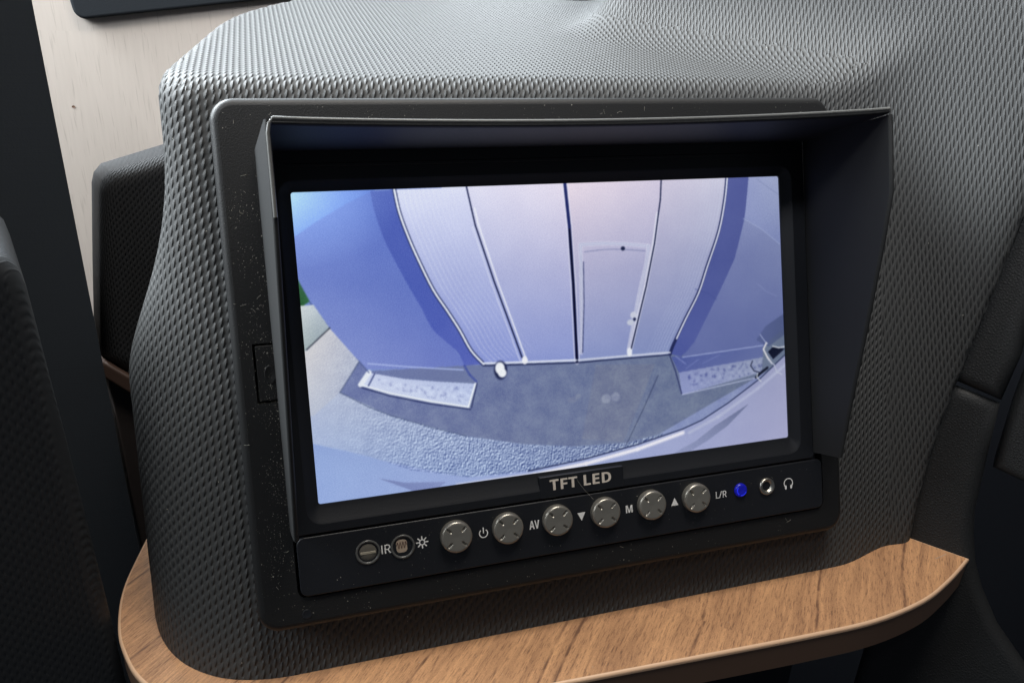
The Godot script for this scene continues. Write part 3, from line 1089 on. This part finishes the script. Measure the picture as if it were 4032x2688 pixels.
	text("lettering", "AV", -16.5, -13.3, -60.0, -57.4, 2.52, mat.ink, mo, true)
	text("lettering", "M", 15.5, 17.8, -59.8, -57.4, 2.52, mat.ink, mo, true)
	text("lettering", "L/R", 47.6, 51.6, -59.8, -57.6, 2.52, mat.ink, mo)
	var tr := begin()
	tri(tr, Vector3(-1.3, 1.25, 0), Vector3(1.3, 1.25, 0), Vector3(0, -1.35, 0), 1, Vector3.BACK)
	var trm := mm(tr)
	put("down_arrow", trm, mat.ink, mo, Transform3D(Basis(), Vector3(0.5, -58.5, 2.56) * 0.001))
	put("up_arrow", trm, mat.ink, mo, Transform3D(Basis(Vector3.BACK, PI), Vector3(32.6, -58.6, 2.56) * 0.001))
	var pw := begin()
	arc(pw, Vector2(0, 0), 1.25, 0.32, deg_to_rad(128), deg_to_rad(412))
	bar(pw, Vector2(0, 0.1), Vector2(0, 1.75), 0.32)
	put("power_mark", mm(pw), mat.ink, mo, Transform3D(Basis(), Vector3(-30.9, -58.8, 2.54) * 0.001))
	var sn := begin()
	arc(sn, Vector2(0, 0), 0.75, 0.34, 0.0, TAU)
	for i in 8:
		var a := TAU * i / 8
		bar(sn, Vector2(cos(a), sin(a)) * 0.9, Vector2(cos(a), sin(a)) * 1.75, 0.36)
	put("brightness_mark", mm(sn), mat.ink, mo, Transform3D(Basis(), Vector3(-49.4, -58.5, 2.54) * 0.001))
	var hp := begin()
	arc(hp, Vector2(0, 0), 1.65, 0.30, deg_to_rad(-42), deg_to_rad(222))
	for s in [-1, 1]: bar(hp, Vector2(s * 1.12, -0.75), Vector2(s * 1.02, -1.75), 0.72)
	put("headphone_mark", mm(hp), mat.ink, mo, Transform3D(Basis(), Vector3(75.2, -58.6, 2.54) * 0.001))
	# ---- infrared and light sensors behind clear lenses
	for k in 2:
		var cx := -65.1 if k == 0 else -55.1
		var rg := begin()
		skin(rg, [circle(0, 0, 3.55, 0.0), circle(0, 0, 3.55, 0.35), circle(0, 0, 3.3, 0.5), circle(0, 0, 2.95, 0.42), circle(0, 0, 2.8, -0.2)], [1, 1, 1, 1])
		var win := put("sensor_ring", mm(rg), mat.lens_ring, mo, Transform3D(Basis(), Vector3(cx, -58.85, 2.45) * 0.001)) if mat.has("lens_ring") else put("sensor_ring", mm(rg), lens_ring_material(), mo, Transform3D(Basis(), Vector3(cx, -58.85, 2.45) * 0.001))
		if k == 0: win.set_meta("label", "smoky infrared window")
		else: win.set_meta("label", "tan light sensor window with wavy trace")
		var inn := begin()
		if k == 0:
			skin(inn, [circle(0, 0, 2.9, -0.25), circle(0, 0, 2.4, 0.1), circle(0, 0, 1.4, 0.32), circle(0, 0, 0.05, 0.38)], [1, 1, 1])
			put("receiver", mm(inn), smoke_material(), win)
			var sh := begin()
			plate(sh, -2.2, 2.2, -0.5, 0.25, 0.2, 0.2, 0.42, 0.1)
			put("receiver_band", mm(sh), std(lin(0.34, 0.31, 0.24), 0.35), win)
		else:
			skin(inn, [circle(0, 0, 2.9, -0.25), circle(0, 0, 2.85, -0.1)], [1])
			cap(inn, circle(0, 0, 2.85, -0.1), 2)
			put("sensor_floor", mm(inn), std(lin(0.06, 0.06, 0.058), 0.3), win)
			var el := begin()
			plate(el, -1.9, 1.3, -1.75, 2.1, 1.1, -0.1, 0.12, 0.1)
			put("sensor_element", mm(el), std(lin(0.42, 0.33, 0.25), 0.5), win)
			var zz := begin()
			var path := PackedVector3Array()
			for i in 61:
				var t := float(i) / 60.0
				path.append(Vector3(-1.7 + 2.8 * t, 0.55 + 0.95 * sin(t * TAU * 3.5), 0.16))
			tube(zz, path, 0.10, 5)
			put("sensor_trace", mm(zz), std(lin(0.13, 0.075, 0.06), 0.5), win)
	# ---- lit blue lamp
	var le := begin()
	skin(le, [circle(0, 0, 2.25, 0.0), circle(0, 0, 2.25, 0.5), circle(0, 0, 2.0, 0.95), circle(0, 0, 1.45, 1.15), circle(0, 0, 0.8, 1.0), circle(0, 0, 0.02, 0.95)], [1, 1, 1, 1, 1])
	var bl := std(lin(0.01, 0.012, 0.30), 0.25)
	bl.emission_enabled = true
	bl.emission = Color(0.08, 0.10, 1.0)
	bl.emission_energy_multiplier = 0.10
	var led := put("indicator_lamp", mm(le), bl, mo, Transform3D(Basis(), Vector3(56.7, -58.2, 2.4) * 0.001))
	var bri := StandardMaterial3D.new()
	bri.albedo_color = lin(0.01, 0.02, 0.3)
	bri.emission_enabled = true
	bri.emission = Color(0.10, 0.16, 1.0)
	bri.emission_energy_multiplier = 0.55
	for s in [[200.0, 290.0], [-50.0, 40.0]]:
		var gl := begin()
		var gp := PackedVector3Array()
		for i in 15:
			var a := deg_to_rad(lerpf(s[0] - 60.0, s[1] - 60.0, i / 14.0))
			gp.append(Vector3(1.62 * cos(a), 1.62 * sin(a), 1.02))
		tube(gl, gp, 0.22, 6)
		put("glowing_rim", mm(gl), bri, led)
	var ll := OmniLight3D.new()
	ll.name = "indicator_light"
	ll.light_color = Color(0.1, 0.12, 1.0)
	ll.light_energy = 0.0000004
	ll.light_size = 0.002
	ll.omni_range = 1.0
	ll.omni_attenuation = 2.0
	ll.shadow_enabled = true
	ll.position = Vector3(0, 0, 0.0022)
	led.add_child(ll, true)
	# ---- headphone socket
	var jk := begin()
	skin(jk, [circle(0, 0, 2.85, 0.0), circle(0, 0, 2.85, 0.5), circle(0, 0, 2.65, 0.85), circle(0, 0, 2.4, 0.9), circle(0, 0, 1.8, 0.5), circle(0, 0, 1.15, -0.3), circle(0, 0, 0.95, -1.2)], [1, 1, 1, 1, 1, 1])
	var jack := put("headphone_socket", mm(jk), mat.jack, mo, Transform3D(Basis(), Vector3(66.7, -58.4, 2.4) * 0.001))
	var jh := begin()
	cap(jh, circle(0, 0, 1.6, -1.1), 1)
	put("socket_hole", mm(jh), mat.dark, jack)
	make_hood(mo)
	make_dust(mo)

func lens_ring_material() -> StandardMaterial3D:
	var m := std(lin(0.09, 0.092, 0.09), 0.2)
	mat.lens_ring = m
	return m

func smoke_material() -> StandardMaterial3D:
	var m := std(lin(0.12, 0.11, 0.092), 0.2)
	return m

func dish(st: SurfaceTool, cx: float, cy: float, rx: float, ry: float, z: float, depth: float) -> void:
	var loops := []
	for s in [[1.0, -0.3], [1.0, 0.1], [0.9, 0.12], [0.75, -0.1], [0.45, -0.8], [0.02, -1.0]]:
		var c := PackedVector3Array()
		for i in 28: c.append(Vector3(cx + rx * s[0] * cos(TAU * i / 28), cy + ry * s[0] * sin(TAU * i / 28), z + depth * (s[1] * 0.5 + 0.3)))
		loops.append(c)
	skin(st, loops, [1, 1, 1, 1, 1])

func arc(st: SurfaceTool, c: Vector2, r: float, w: float, a0: float, a1: float) -> void:
	var n := 40
	for i in n:
		var p := lerpf(a0, a1, float(i) / n)
		var q := lerpf(a0, a1, float(i + 1) / n)
		var u := Vector3(cos(p), sin(p), 0)
		var v := Vector3(cos(q), sin(q), 0)
		var o := Vector3(c.x, c.y, 0)
		quad_cw(st, o + u * (r - w / 2), o + u * (r + w / 2), o + v * (r + w / 2), o + v * (r - w / 2), 1)

func bar(st: SurfaceTool, a: Vector2, b: Vector2, w: float) -> void:
	var d := (b - a).normalized() * 0.5 * w
	var n := Vector2(-d.y, d.x)
	var p := [a - n, b - n, b + d * 0.7, b + n, a + n, a - d * 0.7]
	for i in 4: tri(st, Vector3(p[0].x, p[0].y, 0), Vector3(p[i + 1].x, p[i + 1].y, 0), Vector3(p[i + 2].x, p[i + 2].y, 0), 1, Vector3.BACK)

func button_mesh() -> ArrayMesh:
	var R := 4.7
	var H := 2.3
	var k := 128
	var radii := [4.7, 4.7, 4.62, 4.4, 4.1, 3.75, 3.55, 3.35, 3.15, 2.95, 2.75, 2.55, 2.35, 2.15, 1.9, 1.5, 1.0, 0.5, 0.02]
	var st := begin()
	var loops := []
	var groups := []
	for n in radii.size():
		var r: float = radii[n]
		var c := PackedVector3Array()
		for i in k:
			var a := TAU * i / k
			var z := H
			if n == 0: z = -0.5
			elif n == 1: z = H - 0.75
			elif n == 2: z = H - 0.35
			elif n == 3: z = H - 0.08
			else:
				z = H + 0.10 - 0.16 * pow(1.0 - r / 4.4, 2.0)
				# four short grooves on the diagonals
				for q in 4:
					var g := TAU * q / 4 + deg_to_rad(45)
					var p := Vector2(cos(a), sin(a)) * r
					var s0 := Vector2(cos(g), sin(g)) * 2.5
					var s1 := Vector2(cos(g), sin(g)) * 3.65
					var d := p.distance_to(Geometry2D.get_closest_point_to_segment(p, s0, s1))
					z -= 0.62 * (1.0 - smoothstep(0.10, 0.46, d))
			c.append(Vector3(r * cos(a), r * sin(a), z))
		loops.append(c)
		groups.append(1)
	skin(st, loops, groups)
	return mm(st)

func make_hood(mo: Node3D) -> void:
	# top wall, its lip bowed down a little between the corners
	var st := begin()
	var n := 24
	var rows := []
	for i in n + 1:
		var t := float(i) / n
		var x := lerpf(-81.2, 88.4, t)
		var xb := lerpf(-84.6, 86.2, t)
		var sag := 1.9 * pow(sin(PI * t), 0.8)
		var y := lerpf(54.6, 55.9, t)
		rows.append([Vector3(xb, 54.2, 2.6), Vector3(x, y - sag - 0.2, 36.6), Vector3(x, y - sag, 37.4), Vector3(x, y - sag + 0.35, 37.8), Vector3(x, y - sag + 0.6, 37.5), Vector3(x, y - sag + 0.85, 37.75), Vector3(x, y - sag + 1.3, 37.7), Vector3(x, y - sag + 1.6, 37.2), Vector3(xb, 56.4, 2.6)])
	for i in n:
		for j in 8:
			var g := 1 if j == 0 else (3 if j == 7 else 2)
			quad_cw(st, rows[i][j], rows[i][j + 1], rows[i + 1][j + 1], rows[i + 1][j], g)
	# side walls: their front edge runs straight forward at the top and slopes back below
	for side in 2:
		var ys := [55.5, 50.0, 42.0, 33.6, 18.9, -1.8, -25.0, -49.4]
		var zs := [37.7, 37.7, 37.6, 37.4, 33.5, 27.4, 20.3, 13.0]
		var prof := []
		for i in ys.size():
			var y: float = ys[i]
			var z: float = zs[i]
			var xo := 88.4 if side == 1 else -81.4
			var xi := 85.5 if side == 1 else -84.5
			var t := (z - 2.6) / 35.0
			if side == 1: xo = lerpf(87.0, 88.4, clampf(t * 1.2, 0, 1))
			else: xo = lerpf(-84.5, -81.4, clampf(t, 0, 1))
			var th := 1.3 if side == 1 else -1.3
			var yb := clampf(y, -51.0, 54.8)
			prof.append([Vector3(xi, yb, 2.55), Vector3(xo, y, z - 0.8), Vector3(xo + th * 0.25, y, z), Vector3(xo + th * 0.75, y, z), Vector3(xo + th, y, z - 0.6), Vector3(xi + th, yb, 2.55)])
		for i in prof.size() - 1:
			for j in 5:
				var a: Vector3 = prof[i][j]
				var b: Vector3 = prof[i][j + 1]
				var c: Vector3 = prof[i + 1][j + 1]
				var d: Vector3 = prof[i + 1][j]
				var g := 11 if j == 0 else (13 if j == 4 else 12)
				if side == 1: quad_cw(st, a, d, c, b, g + 20)
				else: quad_cw(st, a, b, c, d, g)
		var last: Array = prof[prof.size() - 1]
		for j in range(1, 5): tri(st, last[0], last[j], last[j + 1], 40 + side, Vector3(0, -1, 0))
	var hood := put("sun_hood", mm(st), mat.hood, mo)
	# thin lip along the free edges: worn left rim, highlight painted pale on top
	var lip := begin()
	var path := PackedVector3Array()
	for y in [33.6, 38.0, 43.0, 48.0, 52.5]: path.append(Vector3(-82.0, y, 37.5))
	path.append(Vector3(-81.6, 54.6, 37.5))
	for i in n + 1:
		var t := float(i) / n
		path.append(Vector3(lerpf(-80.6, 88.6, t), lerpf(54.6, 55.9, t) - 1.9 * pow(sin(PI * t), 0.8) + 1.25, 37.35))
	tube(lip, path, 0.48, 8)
	put("hood_lip", mm(lip), mat.worn_rim_highlight, hood)

func make_dust(mo: Node3D) -> void:
	var st := begin()
	for i in 5:
		var a := TAU * i / 5
		var b := TAU * (i + 1) / 5
		tri(st, Vector3(0, 0, 0.35), Vector3(cos(a), sin(a) * 0.8, 0), Vector3(cos(b), sin(b) * 0.8, 0), 1, Vector3.BACK)
	var flake := mm(st)
	var spots := []
	var patchy := noise(51, 0.05, 2)
	var tries := 0
	while spots.size() < 1500 and tries < 20000:
		tries += 1
		var side := rng.randf()
		var p := Vector3.ZERO
		if side < 0.62: p = Vector3(lerpf(-95.5, -85.8, sqrt(rng.randf())), rng.randf_range(-68, 45), 1.52)
		elif side < 0.70: p = Vector3(rng.randf_range(-94.0, 92.0), rng.randf_range(59.5, 67), 1.52)
		elif side < 0.80: p = Vector3(rng.randf_range(-92.0, 94.0), rng.randf_range(-76.5, -70.2), 1.52)
		elif side < 0.90: p = Vector3(rng.randf_range(-83.5, 87.0), rng.randf_range(-68, -52.5), 2.52)
		else: p = Vector3(rng.randf_range(-86.5, -85.4), rng.randf_range(-68, 50), 1.52)
		if patchy.get_noise_2d(p.x * 1.5, p.y) < rng.randf_range(-0.5, 0.2): continue
		if p.x > -90.8 and p.x < -85.0 and p.y > -13 and p.y < 3: p.z = 1.38
		spots.append(p)
	var many := MultiMesh.new()
	many.transform_format = MultiMesh.TRANSFORM_3D
	many.mesh = flake
	many.instance_count = spots.size()
	for i in spots.size():
		var r := 0.04 + 0.09 * pow(rng.randf(), 3.5)
		if rng.randf() < 0.006: r = 0.2
		var b := Basis(Vector3.BACK, rng.randf() * TAU).scaled(Vector3(r * rng.randf_range(0.7, 1.5), r, r))
		many.set_instance_transform(i, Transform3D(b, spots[i] * 0.001))
	var o := MultiMeshInstance3D.new()
	o.name = "dust"
	o.multimesh = many
	o.material_override = mat.dust
	mo.add_child(o, true)
	o.set_meta("kind", "stuff")
	# short fibres of lint
	var f := begin()
	for i in 30:
		var p := Vector3(rng.randf_range(-92, 92), rng.randf_range(59.5, 67.0), 1.6)
		var q := rng.randf()
		if q < 0.45: p = Vector3(rng.randf_range(-95, -86), rng.randf_range(-66, 50), 1.6)
		elif q < 0.70: p = Vector3(rng.randf_range(-80, 92), rng.randf_range(-76, -70.5), 1.6)
		var a := rng.randf() * TAU
		var path := PackedVector3Array()
		var bend := rng.randf_range(-0.9, 0.9)
		var step := rng.randf_range(0.12, 0.34)
		for k in 6:
			path.append(p)
			p += Vector3(cos(a), sin(a), 0) * step
			a += bend * 0.5
		tube(f, path, 0.032, 4)
	# the long hair that hangs from the badge
	var hair := PackedVector3Array()
	for k in 14:
		var t := k / 13.0
		hair.append(Vector3(-0.5 + 5.2 * t, -46.2 - 7.4 * pow(t, 0.8), 2.86))
	tube(f, hair, 0.04, 4)
	put("lint", mm(f), mat.dust, mo).set_meta("kind", "stuff")

func outline(flat: Array) -> PackedVector2Array:
	var p := PackedVector2Array()
	for i in range(0, flat.size(), 2): p.append(Vector2(flat[i], flat[i + 1]))
	return p

func make_neighbours() -> void:
	# tall black post at the left
	var st := begin()
	slab(st, outline([-560, 136.5, -159, 136.5, -192, 250, -560, 250]), -400.0, 235.0, 1.0)
	var post := put("post", mm(st), mat.black_panel, self, Transform3D(Basis(Vector3(1, 0, 0), Vector3(0, 0, -1), Vector3(0, 1, 0)), Vector3.ZERO))
	tag(post, "tall black upright post in front of the cream wall", "post")
	# black framed panel on the cream wall
	st = begin()
	slab(st, outline(smooth_corner([0, 0, 260, 0, 260, 150, 0, 150], 7.0)), -6.0, 0.0, 2.0)
	var a := deg_to_rad(7.6)
	var fr := put("wall_frame", mm(st), mat.black_panel, self, Transform3D(Basis(Vector3.BACK, a), Vector3(-0.1985, 0.1660, -0.4175)))
	tag(fr, "black frame with rounded corner hung on the cream wall", "frame")
	# textured end box on its little wooden ledge, behind the dashboard
	var ax := Basis(Vector3(0.954, 0, -0.3).normalized(), Vector3.UP, Vector3(0.3, 0, 0.954).normalized())
	var at := Transform3D(ax, Vector3(-0.1632, 0.0955, -0.2197))
	st = begin()
	slab(st, outline([-13.7, -91, -2, -105, 60, -167, 60, 18.5, 33.4, 12.2, 17.6, 8.3, 5.3, 5.3, 1.1, 1, -0.7, -4.2, -7.1, -45.6]), -30.0, 0.0, 8.0, 8)
	var bx := put("end_box", with_uv(mm(st), 3.3, 3.3), mat.box_grain, self, at)
	tag(bx, "dark grained end box beyond the dashboard against the cream wall", "box")
	st = begin()
	slab(st, outline([-16, -100, 60, -186, 60, -169, -14.2, -91.5, -16, -93]), -90.0, 3.0, 1.5)
	var lg := put("ledge", mm(st), mat.ledge_wood, self, at)
	tag(lg, "thin brown wooden ledge under the dark end box", "ledge")
	st = begin()
	slab(st, outline([-12.5, -260, 60, -260, 60, -187, -12.5, -105]), -60.0, -4.0, 1.5)
	var lp := put("side_panel", mm(st), mat.brown_panel, self, at)
	tag(lp, "dim brown panel below the thin wooden ledge", "panel")
	# grained trim nearest the camera
	st = begin()
	slab(st, outline([-80, -200, 2.8, -200, 2.8, -154, 2.3, -106, 1.7, -73, 1.2, -46, 0.6, -23, 0, 0, -0.7, 4.8, -2.5, 8, -4.1, 9.4, -9.2, 11.2, -60, 14, -80, 10]), -60.0, 2.0, 5.0, 8)
	var tr := put("grained_trim", with_uv(mm(st), 3.3, 3.3), mat.dash_dark, self, Transform3D(ax, Vector3(-0.1449, 0.1112, -0.0118)))
	tag(tr, "dark grained trim with rounded top standing before the black post", "trim")
	# leather-look padding beyond the shelf's pointed end
	var e1 := Vector3(0.61116231, 0, 0.79150529).normalized()
	var n2 := Vector3(-0.76777971, 0.2430062, 0.59284256).normalized()
	var pad := Transform3D(Basis(e1, n2.cross(e1), n2), Vector3(0.1525, 0, 0.0336))
	var pd := thing("padded_trim", "black leather-look padded trim beside the pointed end of the wooden shelf", "trim", pad)
	st = begin()
	slab(st, outline([-24.0, 62.9, -5.2, 59.4, -3.4, 77, -4.6, 100, -9, 135, -32, 136, -23.5, 100]), -5.0, -0.3, 4.2, 7)
	put("upper_pad", mm(st), mat.leather, pd)
	st = begin()
	slab(st, outline([-25, -70, 34, -90, 46, -50, 25.4, -31.7, 14.2, -21.4, 6.5, -10.5, 2.2, -2.2, -1.0, 8.0, -2.9, 17, -4.3, 39, -5.3, 58.2, -25.0, 61.5, -25.0, 20.0]), -5.0, -0.3, 4.2, 7)
	put("lower_pad", mm(st), mat.leather, pd)
	st = begin()
	slab(st, outline([-1.5, 34, 150, 6, 150, 170, 3, 170, -0.2, 95, -0.6, 78, -1.6, 60]), -30.0, -4.0, 4.0, 6)
	put("outer_pad", mm(st), mat.leather, pd)
	# dark recess behind the padding
	var v := BoxMesh.new()
	v.size = Vector3(0.9, 0.75, 0.02)
	var rc := put("side_wall", v, mat.void, self, Transform3D(Basis(Vector3.UP, -0.5), Vector3(0.50, -0.10, -0.06)))
	tag(rc, "unlit black cabin side behind the padded trim", "", "", "structure")

func smooth_corner(flat: Array, r: float) -> Array:
	var out := []
	for v in rr(flat[0], flat[2], flat[1], flat[5], r, 0.0): out.append_array([v.x, v.y])
	return out

# flat uv over the outline's own plane, wrapped over the rounded edges
func with_uv(m: ArrayMesh, a: float, b: float) -> ArrayMesh:
	var arr := m.surface_get_arrays(0)
	var v: PackedVector3Array = arr[Mesh.ARRAY_VERTEX]
	var u := PackedVector2Array()
	for p in v: u.append(Vector2((p.x + p.z) * 1000.0 / a, (-p.y + p.z * 0.6) * 1000.0 / b))
	arr[Mesh.ARRAY_TEX_UV] = u
	var o := ArrayMesh.new()
	o.add_surface_from_arrays(Mesh.PRIMITIVE_TRIANGLES, arr)
	return o
